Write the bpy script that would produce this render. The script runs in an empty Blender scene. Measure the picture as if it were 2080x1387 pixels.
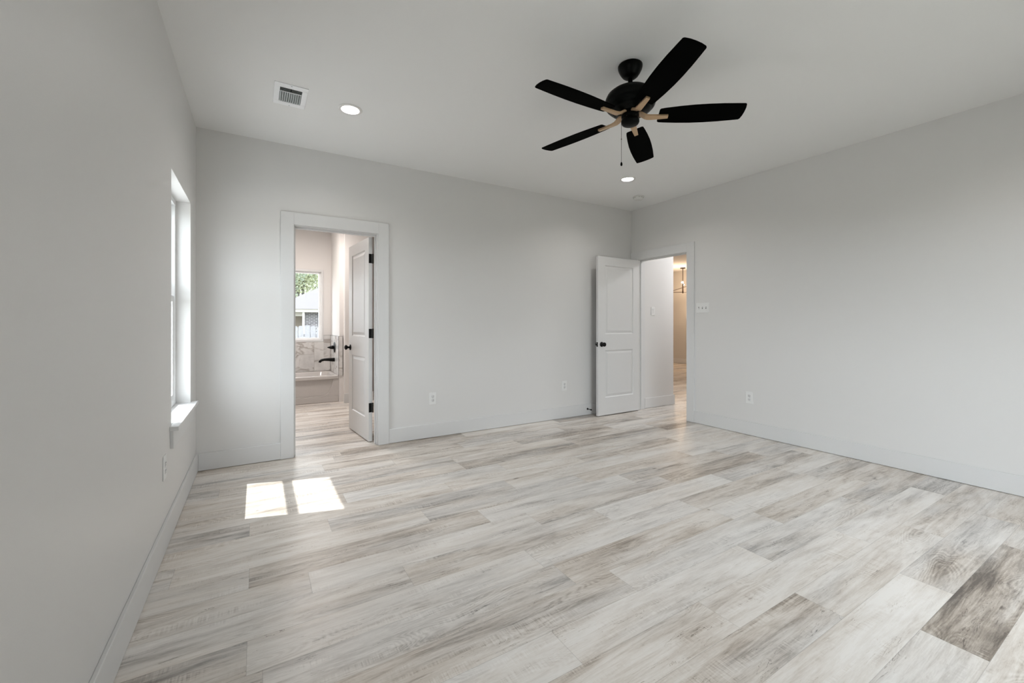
import bpy, bmesh, math, random
from math import sin, cos, pi, radians as R
from mathutils import Vector, Matrix

S = bpy.context.scene
COL = S.collection
random.seed(11)

# ------------------------------------------------------------------ camera
W, H = 4.877, 2.743
cam_d = bpy.data.cameras.new('camera'); cam = bpy.data.objects.new('camera', cam_d); COL.objects.link(cam)
cam.location = (0.416, -4.182, 1.176)
cam.rotation_euler = (R(90), 0, R(-31.1))
cam_d.sensor_fit = 'HORIZONTAL'; cam_d.sensor_width = 36.0
cam_d.lens = 859.0/2080*36; cam_d.shift_y = -36.0/2080
cam_d.clip_start = 0.02; cam_d.clip_end = 300
S.camera = cam

# ------------------------------------------------------------------ view, world, sun
S.view_settings.view_transform = 'Standard'; S.view_settings.look = 'None'
S.view_settings.gamma = 1.0; S.view_settings.use_curve_mapping = False
S.view_settings.exposure = 0.26
SKY = 5.0
wd = bpy.data.worlds.new('world'); S.world = wd; wd.use_nodes = True
wn = wd.node_tree; wn.nodes.clear()
wo = wn.nodes.new('ShaderNodeOutputWorld'); bg = wn.nodes.new('ShaderNodeBackground')
bg.inputs[0].default_value = (0.90, 0.945, 1.0, 1); bg.inputs[1].default_value = SKY
# the sky is brighter toward the left (-x), added to push light through the left windows
wt = wn.nodes.new('ShaderNodeTexCoord'); wv = wn.nodes.new('ShaderNodeVectorMath'); wv.operation = 'DOT_PRODUCT'
wv.inputs[1].default_value = Vector((-1.0, -0.35, 0.20)).normalized(); wn.links.new(wt.outputs['Generated'], wv.inputs[0])
wm_ = wn.nodes.new('ShaderNodeMath'); wm_.operation = 'MULTIPLY_ADD'; wm_.inputs[1].default_value = SKY*0.92; wm_.inputs[2].default_value = SKY
wn.links.new(wv.outputs['Value'], wm_.inputs[0]); wn.links.new(wm_.outputs[0], bg.inputs[1])
wn.links.new(bg.outputs[0], wo.inputs[0])
sd = bpy.data.lights.new('sun', 'SUN'); sun = bpy.data.objects.new('sun', sd); COL.objects.link(sun)
sd.energy = 7.0; sd.angle = R(0.55); sd.color = (1.0, 0.975, 0.94)
SUN_DIR = Vector((1.0, -0.29, -1.92))
sun.rotation_euler = SUN_DIR.to_track_quat('-Z', 'Y').to_euler(); sun.location = (-6, 3, 12)

def lamp(name, kind, loc, energy, color=(1, 1, 1), size=0.1, rot=(0, 0, 0), spread=None):
    d = bpy.data.lights.new(name, kind); o = bpy.data.objects.new(name, d); COL.objects.link(o)
    o.location = loc; o.rotation_euler = rot; d.energy = energy; d.color = color
    if kind == 'AREA':
        d.shape = 'DISK'; d.size = size
        if spread: d.spread = spread
    if kind == 'POINT': d.shadow_soft_size = size
    return o
def portal(name, loc, rot, sx, sy):
    d = bpy.data.lights.new(name, 'AREA'); o = bpy.data.objects.new(name, d); COL.objects.link(o)
    d.shape = 'RECTANGLE'; d.size = sx; d.size_y = sy; d.cycles.is_portal = True
    o.location = loc; o.rotation_euler = rot
portal('portal_left', (-0.16, -0.723, 1.33), (0, R(-90), 0), 1.46, 0.814)
portal('portal_left_rear', (-0.16, -4.0, 1.325), (0, R(-90), 0), 1.45, 0.86)
portal('portal_rear', (2.95, -5.06, 1.075), (R(90), 0, 0), 1.70, 1.95)
portal('portal_bath', (0.755, 3.60, 1.475), (R(-90), 0, 0), 1.2, 1.18)
CAN_W = 6.0
BATH_W = 31.0
DINE_W = 25.0

S.cycles.max_bounces = 14; S.cycles.diffuse_bounces = 9; S.cycles.glossy_bounces = 4
S.cycles.transparent_max_bounces = 16; S.cycles.sample_clamp_indirect = 8.0
S.cycles.caustics_reflective = False; S.cycles.caustics_refractive = False

# ------------------------------------------------------------------ materials
def mat(name, col, rough=0.5, metal=0.0, spec=0.5, bump=None, emit=None):
    m = bpy.data.materials.new(name); m.use_nodes = True; t = m.node_tree
    b = t.nodes['Principled BSDF']
    b.inputs['Base Color'].default_value = (*col, 1); b.inputs['Roughness'].default_value = rough
    b.inputs['Metallic'].default_value = metal; b.inputs['Specular IOR Level'].default_value = spec
    if emit:
        b.inputs['Emission Color'].default_value = (*emit[0], 1); b.inputs['Emission Strength'].default_value = emit[1]
    # every surface is procedural: fine noise drives a slight tint and a bump
    sc, st, tint = bump or (60.0, 0.02, 0.02)
    tc = t.nodes.new('ShaderNodeTexCoord'); n = t.nodes.new('ShaderNodeTexNoise')
    n.inputs['Scale'].default_value = sc; n.inputs['Detail'].default_value = 3
    t.links.new(tc.outputs['Object'], n.inputs['Vector'])
    bp = t.nodes.new('ShaderNodeBump'); bp.inputs['Strength'].default_value = st; bp.inputs['Distance'].default_value = 0.002
    t.links.new(n.outputs['Fac'], bp.inputs['Height']); t.links.new(bp.outputs[0], b.inputs['Normal'])
    mx = t.nodes.new('ShaderNodeMix'); mx.data_type = 'RGBA'
    mx.inputs['A'].default_value = (*[c*(1-tint) for c in col], 1); mx.inputs['B'].default_value = (*[min(1, c*(1+tint)) for c in col], 1)
    t.links.new(n.outputs['Fac'], mx.inputs['Factor']); t.links.new(mx.outputs['Result'], b.inputs['Base Color'])
    return m

M = {}
M['wall'] = mat('wall_paint', (0.665, 0.658, 0.650), 0.46, bump=(220, 0.10, 0.01))
M['ceiling'] = mat('ceiling_paint', (0.77, 0.77, 0.765), 0.85, bump=(160, 0.12, 0.01))
M['trim'] = mat('trim_paint', (0.65, 0.65, 0.65), 0.38, bump=(30, 0.01, 0.01))
M['door'] = mat('door_paint', (0.635, 0.633, 0.63), 0.40, bump=(30, 0.01, 0.01))
M['vinyl'] = mat('window_vinyl', (0.82, 0.83, 0.84), 0.35)
M['plate'] = mat('plate_plastic', (0.74, 0.74, 0.735), 0.3)
M['plate_dark'] = mat('plate_slots', (0.10, 0.10, 0.10), 0.6)
M['recept'] = mat('receptacle_plastic', (0.66, 0.66, 0.66), 0.35)
M['black'] = mat('matte_black_metal', (0.003, 0.003, 0.003), 0.42, spec=0.2)
M['fan_black'] = mat('fan_black', (0.0015, 0.002, 0.0018), 0.32, spec=0.07)
M['blade'] = mat('blade_black', (0.0012, 0.0012, 0.0010), 0.75, spec=0.02)
M['bronze'] = mat('blade_iron_bronze', (0.50, 0.345, 0.21), 0.35, metal=0.35)
M['chain'] = mat('chain_metal', (0.05, 0.045, 0.04), 0.4, metal=0.8)
M['vent'] = mat('vent_enamel', (0.86, 0.87, 0.89), 0.4)
M['duct_shade'] = mat('duct_shade_paint', (0.03, 0.035, 0.035), 0.9)
M['vent_slat'] = mat('vent_slats', (0.50, 0.53, 0.53), 0.5)
M['can_trim'] = mat('downlight_trim', (0.74, 0.73, 0.72), 0.5)
M['detector'] = mat('detector_plastic', (0.66, 0.66, 0.64), 0.5)
M['lens'] = mat('downlight_lens', (0.9, 0.9, 0.9), 0.5, emit=((1.0, 0.95, 0.88), 9.0))
M['tub'] = mat('tub_acrylic', (0.53, 0.505, 0.49), 0.15)
M['bath_wall'] = mat('bath_wall_paint', (0.70, 0.68, 0.665), 0.9, spec=0.15, bump=(220, 0.08, 0.01))
M['cabinet'] = mat('vanity_paint', (0.68, 0.67, 0.65), 0.4)
M['counter'] = mat('vanity_top', (0.80, 0.80, 0.80), 0.15)
M['dine_wall'] = mat('dining_wall_paint', (0.60, 0.585, 0.56), 0.65)
M['bulb'] = mat('warm_bulb', (1, 0.9, 0.7), 0.4, emit=((1.0, 0.80, 0.58), 6.0))
M['chand'] = mat('chandelier_bronze', (0.03, 0.018, 0.012), 0.45, metal=0.3)
M['grout'] = mat('grout', (0.42, 0.40, 0.38), 0.8)
M['fence'] = mat('fence_wood', (0.25, 0.25, 0.265), 0.85, bump=(14, 0.4, 0.18))
M['roof'] = mat('roof_shingle', (0.115, 0.108, 0.111), 0.9, bump=(9, 0.5, 0.12))
M['fascia'] = mat('fascia', (0.34, 0.325, 0.29), 0.6)
M['siding'] = mat('siding_beige', (0.24, 0.205, 0.165), 0.7)
M['bark'] = mat('bark', (0.09, 0.085, 0.08), 0.9, bump=(12, 0.5, 0.2))
M['palebark'] = mat('pale_bark', (0.30, 0.30, 0.30), 0.9)
M['grass'] = mat('grass_ground', (0.24, 0.235, 0.20), 0.95, bump=(3, 0.5, 0.3))
M['slab'] = mat('subfloor', (0.3, 0.28, 0.25), 0.9)

def leafmat(name, col):
    m = bpy.data.materials.new(name); m.use_nodes = True; t = m.node_tree; b = t.nodes['Principled BSDF']
    oi = t.nodes.new('ShaderNodeTexNoise'); oi.inputs['Scale'].default_value = 1.7
    tc = t.nodes.new('ShaderNodeTexCoord'); t.links.new(tc.outputs['Object'], oi.inputs['Vector'])
    mx = t.nodes.new('ShaderNodeMix'); mx.data_type = 'RGBA'
    mx.inputs['A'].default_value = (*[c*0.6 for c in col], 1); mx.inputs['B'].default_value = (*[min(1, c*1.3) for c in col], 1)
    t.links.new(oi.outputs['Fac'], mx.inputs['Factor']); t.links.new(mx.outputs['Result'], b.inputs['Base Color'])
    b.inputs['Roughness'].default_value = 0.6
    tr = t.nodes.new('ShaderNodeBsdfTranslucent'); t.links.new(mx.outputs['Result'], tr.inputs[0])
    ms = t.nodes.new('ShaderNodeMixShader'); ms.inputs[0].default_value = 0.45
    t.links.new(b.outputs[0], ms.inputs[1]); t.links.new(tr.outputs[0], ms.inputs[2])
    t.links.new(ms.outputs[0], t.nodes['Material Output'].inputs[0]); return m
M['leaf_a'] = leafmat('spring_leaf_yellow', (0.42, 0.45, 0.30))
M['leaf_b'] = leafmat('spring_leaf_green', (0.32, 0.37, 0.28))

def glassmat():
    m = bpy.data.materials.new('window_glass'); m.use_nodes = True; t = m.node_tree; t.nodes.clear()
    o = t.nodes.new('ShaderNodeOutputMaterial'); tr = t.nodes.new('ShaderNodeBsdfTransparent'); tr.inputs[0].default_value = (0.93, 0.95, 0.95, 1)
    g = t.nodes.new('ShaderNodeBsdfGlossy'); g.inputs['Roughness'].default_value = 0.02
    f = t.nodes.new('ShaderNodeFresnel')
    ge = t.nodes.new('ShaderNodeNewGeometry'); mm = t.nodes.new('ShaderNodeMath'); mm.operation = 'MULTIPLY_ADD'      # same reflectance on both faces of the pane
    t.links.new(ge.outputs['Backfacing'], mm.inputs[0]); mm.inputs[1].default_value = 1/1.45-1.45; mm.inputs[2].default_value = 1.45; t.links.new(mm.outputs[0], f.inputs[0])
    ms = t.nodes.new('ShaderNodeMixShader'); t.links.new(f.outputs[0], ms.inputs[0]); t.links.new(tr.outputs[0], ms.inputs[1]); t.links.new(g.outputs[0], ms.inputs[2])
    t.links.new(ms.outputs[0], o.inputs[0]); return m
M['glass'] = glassmat()

class NT:
    """tiny node helper"""
    def __init__(s, m): s.t = m.node_tree
    def n(s, kind, **kw):
        x = s.t.nodes.new(kind)
        for k, v in kw.items(): setattr(x, k, v)
        return x
    def link(s, a, b): s.t.links.new(a, b)
    def math(s, op, a, b=None, c=None, clamp=False):
        x = s.t.nodes.new('ShaderNodeMath'); x.operation = op; x.use_clamp = clamp
        for i, v in enumerate((a, b, c)):
            if v is None: continue
            if isinstance(v, (int, float)): x.inputs[i].default_value = v
            else: s.link(v, x.inputs[i])
        return x.outputs[0]
    def noise(s, vec, scale=1.0, detail=2.0, rough=0.5, dist=0.0):
        x = s.t.nodes.new('ShaderNodeTexNoise'); x.inputs['Scale'].default_value = scale; x.inputs['Detail'].default_value = detail
        x.inputs['Roughness'].default_value = rough; x.inputs['Distortion'].default_value = dist; s.link(vec, x.inputs['Vector']); return x.outputs['Fac']
    def mul(s, vec, v):
        x = s.t.nodes.new('ShaderNodeVectorMath'); x.operation = 'MULTIPLY'; s.link(vec, x.inputs[0]); x.inputs[1].default_value = v; return x.outputs[0]
    def ramp(s, f, stops, interp='LINEAR'):
        x = s.t.nodes.new('ShaderNodeValToRGB'); r = x.color_ramp; r.interpolation = interp
        while len(r.elements) < len(stops): r.elements.new(0.5)
        for e, (p, c) in zip(r.elements, stops): e.position = p; e.color = (*c, 1) if len(c) == 3 else c
        s.link(f, x.inputs[0]); return x.outputs[0]
    def mix(s, f, a, b, mode='MIX'):
        x = s.t.nodes.new('ShaderNodeMix'); x.data_type = 'RGBA'; x.blend_type = mode
        if isinstance(f, (int, float)): x.inputs['Factor'].default_value = f
        else: s.link(f, x.inputs['Factor'])
        for k, v in (('A', a), ('B', b)):
            if isinstance(v, tuple): x.inputs[k].default_value = (*v, 1)
            else: s.link(v, x.inputs[k])
        return x.outputs['Result']
    def smooth(s, v, lo, hi, a=0.0, b=1.0):
        x = s.t.nodes.new('ShaderNodeMapRange'); x.interpolation_type = 'SMOOTHSTEP'
        s.link(v, x.inputs['Value']); x.inputs['From Min'].default_value = lo; x.inputs['From Max'].default_value = hi
        x.inputs['To Min'].default_value = a; x.inputs['To Max'].default_value = b; return x.outputs['Result']

def floormat():
    m = bpy.data.materials.new('vinyl_plank'); m.use_nodes = True; q = NT(m); t = m.node_tree; b = t.nodes['Principled BSDF']
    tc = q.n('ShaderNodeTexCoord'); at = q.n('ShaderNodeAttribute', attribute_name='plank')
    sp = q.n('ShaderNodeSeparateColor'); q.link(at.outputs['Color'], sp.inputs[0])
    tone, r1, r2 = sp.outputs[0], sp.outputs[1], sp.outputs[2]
    off = q.n('ShaderNodeCombineXYZ'); q.link(q.math('MULTIPLY', r1, 41.0), off.inputs[0]); q.link(q.math('MULTIPLY', r2, 23.0), off.inputs[1]); q.link(q.math('MULTIPLY', r1, 17.0), off.inputs[2])
    va = q.n('ShaderNodeVectorMath', operation='ADD'); q.link(tc.outputs['Object'], va.inputs[0]); q.link(off.outputs[0], va.inputs[1]); v = va.outputs[0]
    # broad streaky clouds, long streaks, fine fibres
    cloud = q.noise(q.mul(v, (1.5, 7.5, 1)), 1.0, 5, 0.62, 0.5)
    streak = q.noise(q.mul(v, (2.6, 34, 1)), 1.0, 6, 0.68, 0.9)
    fibre = q.noise(q.mul(v, (14, 230, 1)), 1.0, 3, 0.6, 0.3)
    grain = q.noise(q.mul(v, (60, 240, 1)), 1.0, 2, 0.5)
    x = q.math('MULTIPLY_ADD', cloud, 1.3, -0.65)
    x = q.math('ADD', x, q.math('MULTIPLY_ADD', streak, 1.0, -0.50))
    x = q.math('ADD', x, q.math('MULTIPLY_ADD', fibre, 0.34, -0.17))
    x = q.math('ADD', x, q.math('MULTIPLY_ADD', grain, 0.16, -0.08))
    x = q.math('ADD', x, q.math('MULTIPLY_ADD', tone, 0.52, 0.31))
    # cathedral rings: level lines of a slow stretched field
    fld = q.noise(q.mul(v, (1.7, 7.0, 1)), 1.0, 1.5, 0.45, 0.2)
    ring = q.math('SINE', q.math('MULTIPLY', q.math('ADD', fld, q.math('MULTIPLY', grain, 0.006)), 210.0))
    rmask = q.smooth(q.noise(q.mul(v, (1.3, 4.2, 3)), 1.0, 1), 0.52, 0.66)
    x = q.math('ADD', x, q.math('MULTIPLY', q.math('MULTIPLY', ring, rmask), 0.075))
    # saw marks across the boards
    sx = q.n('ShaderNodeSeparateXYZ'); q.link(v, sx.inputs[0])
    sawn = q.noise(q.mul(v, (150, 9, 1)), 1.0, 2, 0.6, 0.4)
    smask = q.smooth(q.noise(q.mul(v, (2.3, 16, 7)), 1.0, 2), 0.52, 0.68)
    x = q.math('ADD', x, q.math('MULTIPLY', q.math('MULTIPLY', q.math('SUBTRACT', sawn, 0.5), smask), 0.75))
    # dark cracks and knots
    ck = q.noise(q.mul(v, (2.0, 19, 5)), 1.0, 5, 0.6, 1.1)
    crack = q.smooth(q.math('ABSOLUTE', q.math('SUBTRACT', ck, 0.52)), 0.0, 0.0065, 1.0, 0.0)
    cmask = q.smooth(q.noise(q.mul(v, (4.5, 13, 9)), 1.0, 2), 0.47, 0.62)
    crack = q.math('MULTIPLY', crack, cmask)
    kn = q.n('ShaderNodeTexVoronoi'); kn.inputs['Scale'].default_value = 1.0; q.link(q.mul(v, (1.9, 4.1, 1)), kn.inputs['Vector'])
    knot = q.smooth(q.math('ADD', kn.outputs['Distance'], q.math('MULTIPLY', streak, 0.08)), 0.055, 0.10, 1.0, 0.0)
    x = q.math('SUBTRACT', x, q.math('MULTIPLY', knot, 0.30))
    x = q.math('SUBTRACT', x, q.math('MULTIPLY', crack, 0.50), clamp=True)
    cool = q.ramp(x, [(0.0, (0.10, 0.094, 0.090)), (0.28, (0.33, 0.312, 0.296)), (0.5, (0.545, 0.518, 0.492)), (0.75, (0.70, 0.673, 0.643)), (1.0, (0.79, 0.765, 0.735))])
    warm = q.ramp(x, [(0.0, (0.12, 0.097, 0.080)), (0.28, (0.37, 0.315, 0.265)), (0.5, (0.58, 0.522, 0.463)), (0.75, (0.71, 0.665, 0.615)), (1.0, (0.79, 0.757, 0.72))])
    wm = q.smooth(q.math('ADD', q.math('MULTIPLY', r2, 0.30), q.noise(q.mul(v, (1.1, 6, 4)), 1.0, 3)), 0.38, 0.80)
    c = q.mix(wm, cool, warm)
    # seams: uv is metres inside the plank
    uv = q.n('ShaderNodeUVMap', uv_map='UVMap'); su = q.n('ShaderNodeSeparateXYZ'); q.link(uv.outputs[0], su.inputs[0])
    eu = q.math('MINIMUM', su.outputs[0], q.math('SUBTRACT', 1.22, su.outputs[0]))
    ev = q.math('MINIMUM', su.outputs[1], q.math('SUBTRACT', 0.181, su.outputs[1]))
    e = q.smooth(q.math('MINIMUM', eu, ev), 0.0003, 0.0016, 1.0, 0.0)
    c = q.mix(q.math('MULTIPLY', e, 0.28), c, (0.10, 0.09, 0.08))
    q.link(c, b.inputs['Base Color'])
    q.link(q.math('MULTIPLY_ADD', fibre, 0.14, 0.29), b.inputs['Roughness'])
    b.inputs['Specular IOR Level'].default_value = 0.42
    hgt = q.math('SUBTRACT', q.math('MULTIPLY', x, 0.5), q.math('MULTIPLY', e, 1.2))
    bp = q.n('ShaderNodeBump'); bp.inputs['Strength'].default_value = 0.22; bp.inputs['Distance'].default_value = 0.0015
    q.link(hgt, bp.inputs['Height']); q.link(bp.outputs[0], b.inputs['Normal'])
    return m
M['floor'] = floormat()

def marblemat():
    m = bpy.data.materials.new('marble_tile'); m.use_nodes = True; q = NT(m); b = m.node_tree.nodes['Principled BSDF']
    tc = q.n('ShaderNodeTexCoord'); v = tc.outputs['Object']
    at = q.n('ShaderNodeAttribute', attribute_name='plank'); va = q.n('ShaderNodeVectorMath', operation='MULTIPLY_ADD')
    q.link(at.outputs['Color'], va.inputs[0]); va.inputs[1].default_value = (9, 7, 5); q.link(v, va.inputs[2]); v = va.outputs[0]
    n1 = q.noise(q.mul(v, (1.9, 1.9, 3.2)), 1.0, 4, 0.55, 1.3)
    vein = q.smooth(q.math('ABSOLUTE', q.math('SUBTRACT', n1, 0.5)), 0.0, 0.05, 1.0, 0.0)
    mk = q.smooth(q.noise(q.mul(v, (3, 3, 3)), 1.0, 2), 0.38, 0.52)
    cl = q.noise(q.mul(v, (5, 5, 5)), 1.0, 4, 0.6)
    base = q.ramp(cl, [(0.3, (0.52, 0.51, 0.50)), (0.6, (0.66, 0.65, 0.635))])
    c = q.mix(q.math('MULTIPLY', q.math('MULTIPLY', vein, mk), 0.62), base, (0.24, 0.20, 0.17))
    q.link(c, b.inputs['Base Color']); b.inputs['Roughness'].default_value = 0.2
    return m
M['marble'] = marblemat()

def brickmat():
    m = bpy.data.materials.new('house_brick'); m.use_nodes = True; q = NT(m); b = m.node_tree.nodes['Principled BSDF']
    tc = q.n('ShaderNodeTexCoord'); sp = q.n('ShaderNodeSeparateXYZ'); q.link(tc.outputs['Object'], sp.inputs[0])
    cb = q.n('ShaderNodeCombineXYZ'); q.link(q.math('ADD', sp.outputs[0], sp.outputs[1]), cb.inputs[0]); q.link(sp.outputs[2], cb.inputs[1])
    br = q.n('ShaderNodeTexBrick'); q.link(cb.outputs[0], br.inputs['Vector'])
    for k, c in (('Color1', (0.12, 0.105, 0.11)), ('Color2', (0.045, 0.04, 0.045)), ('Mortar', (0.26, 0.26, 0.27))): br.inputs[k].default_value = (*c, 1)
    br.inputs['Scale'].default_value = 1.0; br.inputs['Mortar Size'].default_value = 0.012; br.inputs['Brick Width'].default_value = 0.22; br.inputs['Row Height'].default_value = 0.075
    q.link(br.outputs[0], b.inputs['Base Color']); b.inputs['Roughness'].default_value = 0.9; return m
M['brick'] = brickmat()

# ------------------------------------------------------------------ mesh helpers
def box(bm, x0, y0, z0, x1, y1, z1, mi=0, bev=0.0):
    vs = [bm.verts.new(p) for p in ((x0,y0,z0),(x1,y0,z0),(x1,y1,z0),(x0,y1,z0),(x0,y0,z1),(x1,y0,z1),(x1,y1,z1),(x0,y1,z1))]
    fs = [bm.faces.new([vs[i] for i in f]) for f in ((3,2,1,0),(4,5,6,7),(0,1,5,4),(1,2,6,5),(2,3,7,6),(3,0,4,7))]
    for f in fs: f.material_index = mi
    if bev:
        es = {e for f in fs for e in f.edges}
        r = bmesh.ops.bevel(bm, geom=list(es), offset=bev, segments=2, profile=0.6, affect='EDGES')
        for f in r['faces']: f.material_index = mi
    return vs
def frame_of(d):
    d = Vector(d).normalized(); a = Vector((0, 0, 1)) if abs(d.z) < 0.9 else Vector((1, 0, 0))
    u = d.cross(a).normalized(); return u, d.cross(u).normalized()
def tube(bm, p0, p1, r0, r1=None, seg=12, cap=True):
    r1 = r0 if r1 is None else r1; p0, p1 = Vector(p0), Vector(p1); u, w = frame_of(p1-p0)
    a = [bm.verts.new(p0+(u*cos(2*pi*i/seg)+w*sin(2*pi*i/seg))*r0) for i in range(seg)]
    b = [bm.verts.new(p1+(u*cos(2*pi*i/seg)+w*sin(2*pi*i/seg))*r1) for i in range(seg)]
    for i in range(seg):
        f = bm.faces.new((a[i], a[(i+1) % seg], b[(i+1) % seg], b[i])); f.smooth = True
    if cap: bm.faces.new(a[::-1]); bm.faces.new(b)
def lathe(bm, prof, org=(0,0,0), axis=(0,0,1), seg=40, closed_ends=True):
    """prof: list of (radius, distance along axis)"""
    o, ax = Vector(org), Vector(axis).normalized(); u, w = frame_of(ax); rings = []
    for r, h in prof:
        if r < 1e-6: rings.append([bm.verts.new(o+ax*h)])
        else: rings.append([bm.verts.new(o+ax*h+(u*cos(2*pi*i/seg)+w*sin(2*pi*i/seg))*r) for i in range(seg)])
    for a, b in zip(rings, rings[1:]):
        for i in range(seg):
            j = (i+1) % seg
            if len(a) == 1 and len(b) == 1: continue
            if len(a) == 1: f = bm.faces.new((a[0], b[j], b[i]))
            elif len(b) == 1: f = bm.faces.new((a[i], a[j], b[0]))
            else: f = bm.faces.new((a[i], a[j], b[j], b[i]))
            f.smooth = True
    if closed_ends:
        for rg in (rings[0], rings[-1]):
            if len(rg) > 1: bm.faces.new(rg)
def prism(bm, pts, z0, z1, fn=lambda x, y, z: (x, y, z), mi=0):
    a = [bm.verts.new(fn(x, y, z0)) for x, y in pts]; b = [bm.verts.new(fn(x, y, z1)) for x, y in pts]; n = len(pts)
    for f in [bm.faces.new(a[::-1]), bm.faces.new(b)] + [bm.faces.new((a[i], a[(i+1) % n], b[(i+1) % n], b[i])) for i in range(n)]: f.material_index = mi
def obj(name, bm, mats, parent=None, loc=None, bevel=0.0, autosmooth=False):
    bmesh.ops.recalc_face_normals(bm, faces=bm.faces[:])
    me = bpy.data.meshes.new(name); bm.to_mesh(me); bm.free()
    for m in (mats if isinstance(mats, (list, tuple)) else [mats]): me.materials.append(M[m] if isinstance(m, str) else m)
    o = bpy.data.objects.new(name, me); COL.objects.link(o)
    if loc: o.location = loc
    if parent: o.parent = parent
    if bevel:
        md = o.modifiers.new('bevel', 'BEVEL'); md.width = bevel; md.segments = 2; md.limit_method = 'ANGLE'; md.angle_limit = R(40)
    return o
def B(): return bmesh.new()
def tag(o, label, cat=None, group=None):
    o['label'] = label
    if cat: o['category'] = cat
    if group: o['group'] = group
    return o
def struct(o, label=None, cat=None):
    o['kind'] = 'structure'
    if label: o['label'] = label
    if cat: o['category'] = cat
    return o
def empty(name, loc=(0,0,0), rz=0.0, rot=None):
    o = bpy.data.objects.new(name, None); COL.objects.link(o); o.location = loc; o.empty_display_size = 0.1
    o.rotation_euler = rot if rot else (0, 0, rz); return o
def copy_tree(o, parent=None):
    c = o.copy(); COL.objects.link(c); c.parent = parent
    for ch in list(o.children): copy_tree(ch, c)
    return c

# ------------------------------------------------------------------ floor: one quad per plank
PW, PL = 0.181, 1.22
def row_of(y): return math.floor((y+1.790)/PW + 1e-6)
# joint position (mod length) read for the rows that show it
joints = {row_of(-3.69): 2.60, row_of(-3.51): 3.01, row_of(-3.33): 2.43, row_of(-3.15): 2.015, row_of(-2.96): 2.60,
          row_of(-2.42): 0.385, row_of(-2.24): 1.02, row_of(-2.06): 0.624, row_of(-1.88): 0.385, row_of(-1.50): 2.0,
          row_of(-1.33): 1.60, row_of(-1.15): 2.144, row_of(-0.98): 1.867}
tones = {(-3.69, 3.2): -0.05, (-3.69, 2.0): 0.88, (-3.69, 4.3): 0.42, (-3.51, 3.5): 0.42, (-3.51, 2.4): 0.86, (-3.33, 1.9): 0.40, (-3.33, 3.0): 0.72,
         (-3.15, 2.5): 0.80, (-3.15, 1.5): 0.62, (-2.96, 2.0): 0.82, (-2.96, 3.2): 0.48, (-2.42, 3.2): 0.40, (-2.42, 2.2): 0.78, (-2.42, 1.0): 0.70,
         (-2.24, 2.8): 0.95, (-2.24, 1.5): 0.55, (-2.24, 3.9): 0.40, (-2.24, 0.5): 0.62, (-2.06, 1.2): 0.85, (-2.06, 2.4): 0.50, (-2.06, 0.3): 0.50,
         (-1.88, 1.0): 0.36, (-1.88, 2.2): 0.88, (-1.88, 3.4): 0.42, (-1.33, 2.0): 0.80, (-1.50, 2.5): 0.78, (-1.50, 1.5): 0.45,
         (-3.87, 2.5): 0.70, (-3.87, 3.5): 0.35}
bm = B(); cl = bm.loops.layers.float_color.new('plank'); uvl = bm.loops.layers.uv.new('UVMap')
X0, X1, Y0, Y1 = -0.10, 11.6, -5.0, 6.7
rr = random.Random(5)
for r in range(row_of(Y0), row_of(Y1)+1):
    ya, yb = -1.790+r*PW, -1.790+(r+1)*PW
    j = joints.get(r, rr.uniform(0, PL)) % PL
    k = -1
    while j+(k)*PL < X1:
        xa, xb = j+k*PL, j+(k+1)*PL
        tone = min(0.95, max(0.10, rr.gauss(0.60 if ya < -1.2 else 0.38, 0.17))); a, b2 = rr.random(), rr.random()  # far planks toned darker, offsetting strong lamp light on the bathroom floor
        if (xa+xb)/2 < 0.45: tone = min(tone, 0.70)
        for (ty, tx), tv in tones.items():
            if row_of(ty) == r and xa <= tx < xb: tone = tv
        ca, cb_ = max(xa, X0), min(xb, X1); da, db = max(ya, Y0), min(yb, Y1)
        if cb_ > ca and db > da:
            f = bm.faces.new([bm.verts.new(p) for p in ((ca, da, 0), (cb_, da, 0), (cb_, db, 0), (ca, db, 0))])
            for l in f.loops:
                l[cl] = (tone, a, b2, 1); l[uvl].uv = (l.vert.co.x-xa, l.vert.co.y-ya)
        k += 1
box(bm, X0, Y0, -0.15, X1, Y1, -0.004, 1)
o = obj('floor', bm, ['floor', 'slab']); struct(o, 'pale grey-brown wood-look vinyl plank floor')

# ------------------------------------------------------------------ walls
def wall(name, rects, m, label=None):
    bm = B()
    for r in rects: box(bm, *r)
    return struct(obj(name, bm, m), label)
T = 0.125
DX0, DX1, DZ = 0.70, 1.415, 2.04           # bathroom doorway (finished opening)
EY0, EY1 = -0.890, -0.130                  # bedroom doorway on the right wall
WY0, WY1, WZ0, WZ1 = -1.130, -0.316, 0.60, 2.06
wall('wall_back', [(-0.15, 0, 0, DX0-0.02, T, H), (DX1+0.02, 0, 0, W+T, T, H), (DX0-0.02, 0, DZ+0.02, DX1+0.02, T, H)], 'wall')
V0, V1 = -4.40, -3.60
wall('wall_left', [(-0.15, WY1, 0, 0, 0, H), (-0.15, V1, 0, 0, WY0, H), (-0.15, -4.90, 0, 0, V0, H),
                   (-0.15, WY0, 0, 0, WY1, WZ0), (-0.15, WY0, WZ1, 0, WY1, H), (-0.15, V0, 0, 0, V1, WZ0), (-0.15, V0, WZ1, 0, V1, H)], 'wall')
wall('wall_right', [(W, EY1+0.02, 0, W+T, 0, H), (W, -4.90, 0, W+T, EY0-0.02, H), (W, EY0-0.02, DZ+0.02, W+T, EY1+0.02, H)], 'wall')
RY = -4.90
RX0, RX1, RZ0, RZ1 = 2.10, 3.80, 0.10, 2.05
RC = (RX0+RX1)/2
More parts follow.
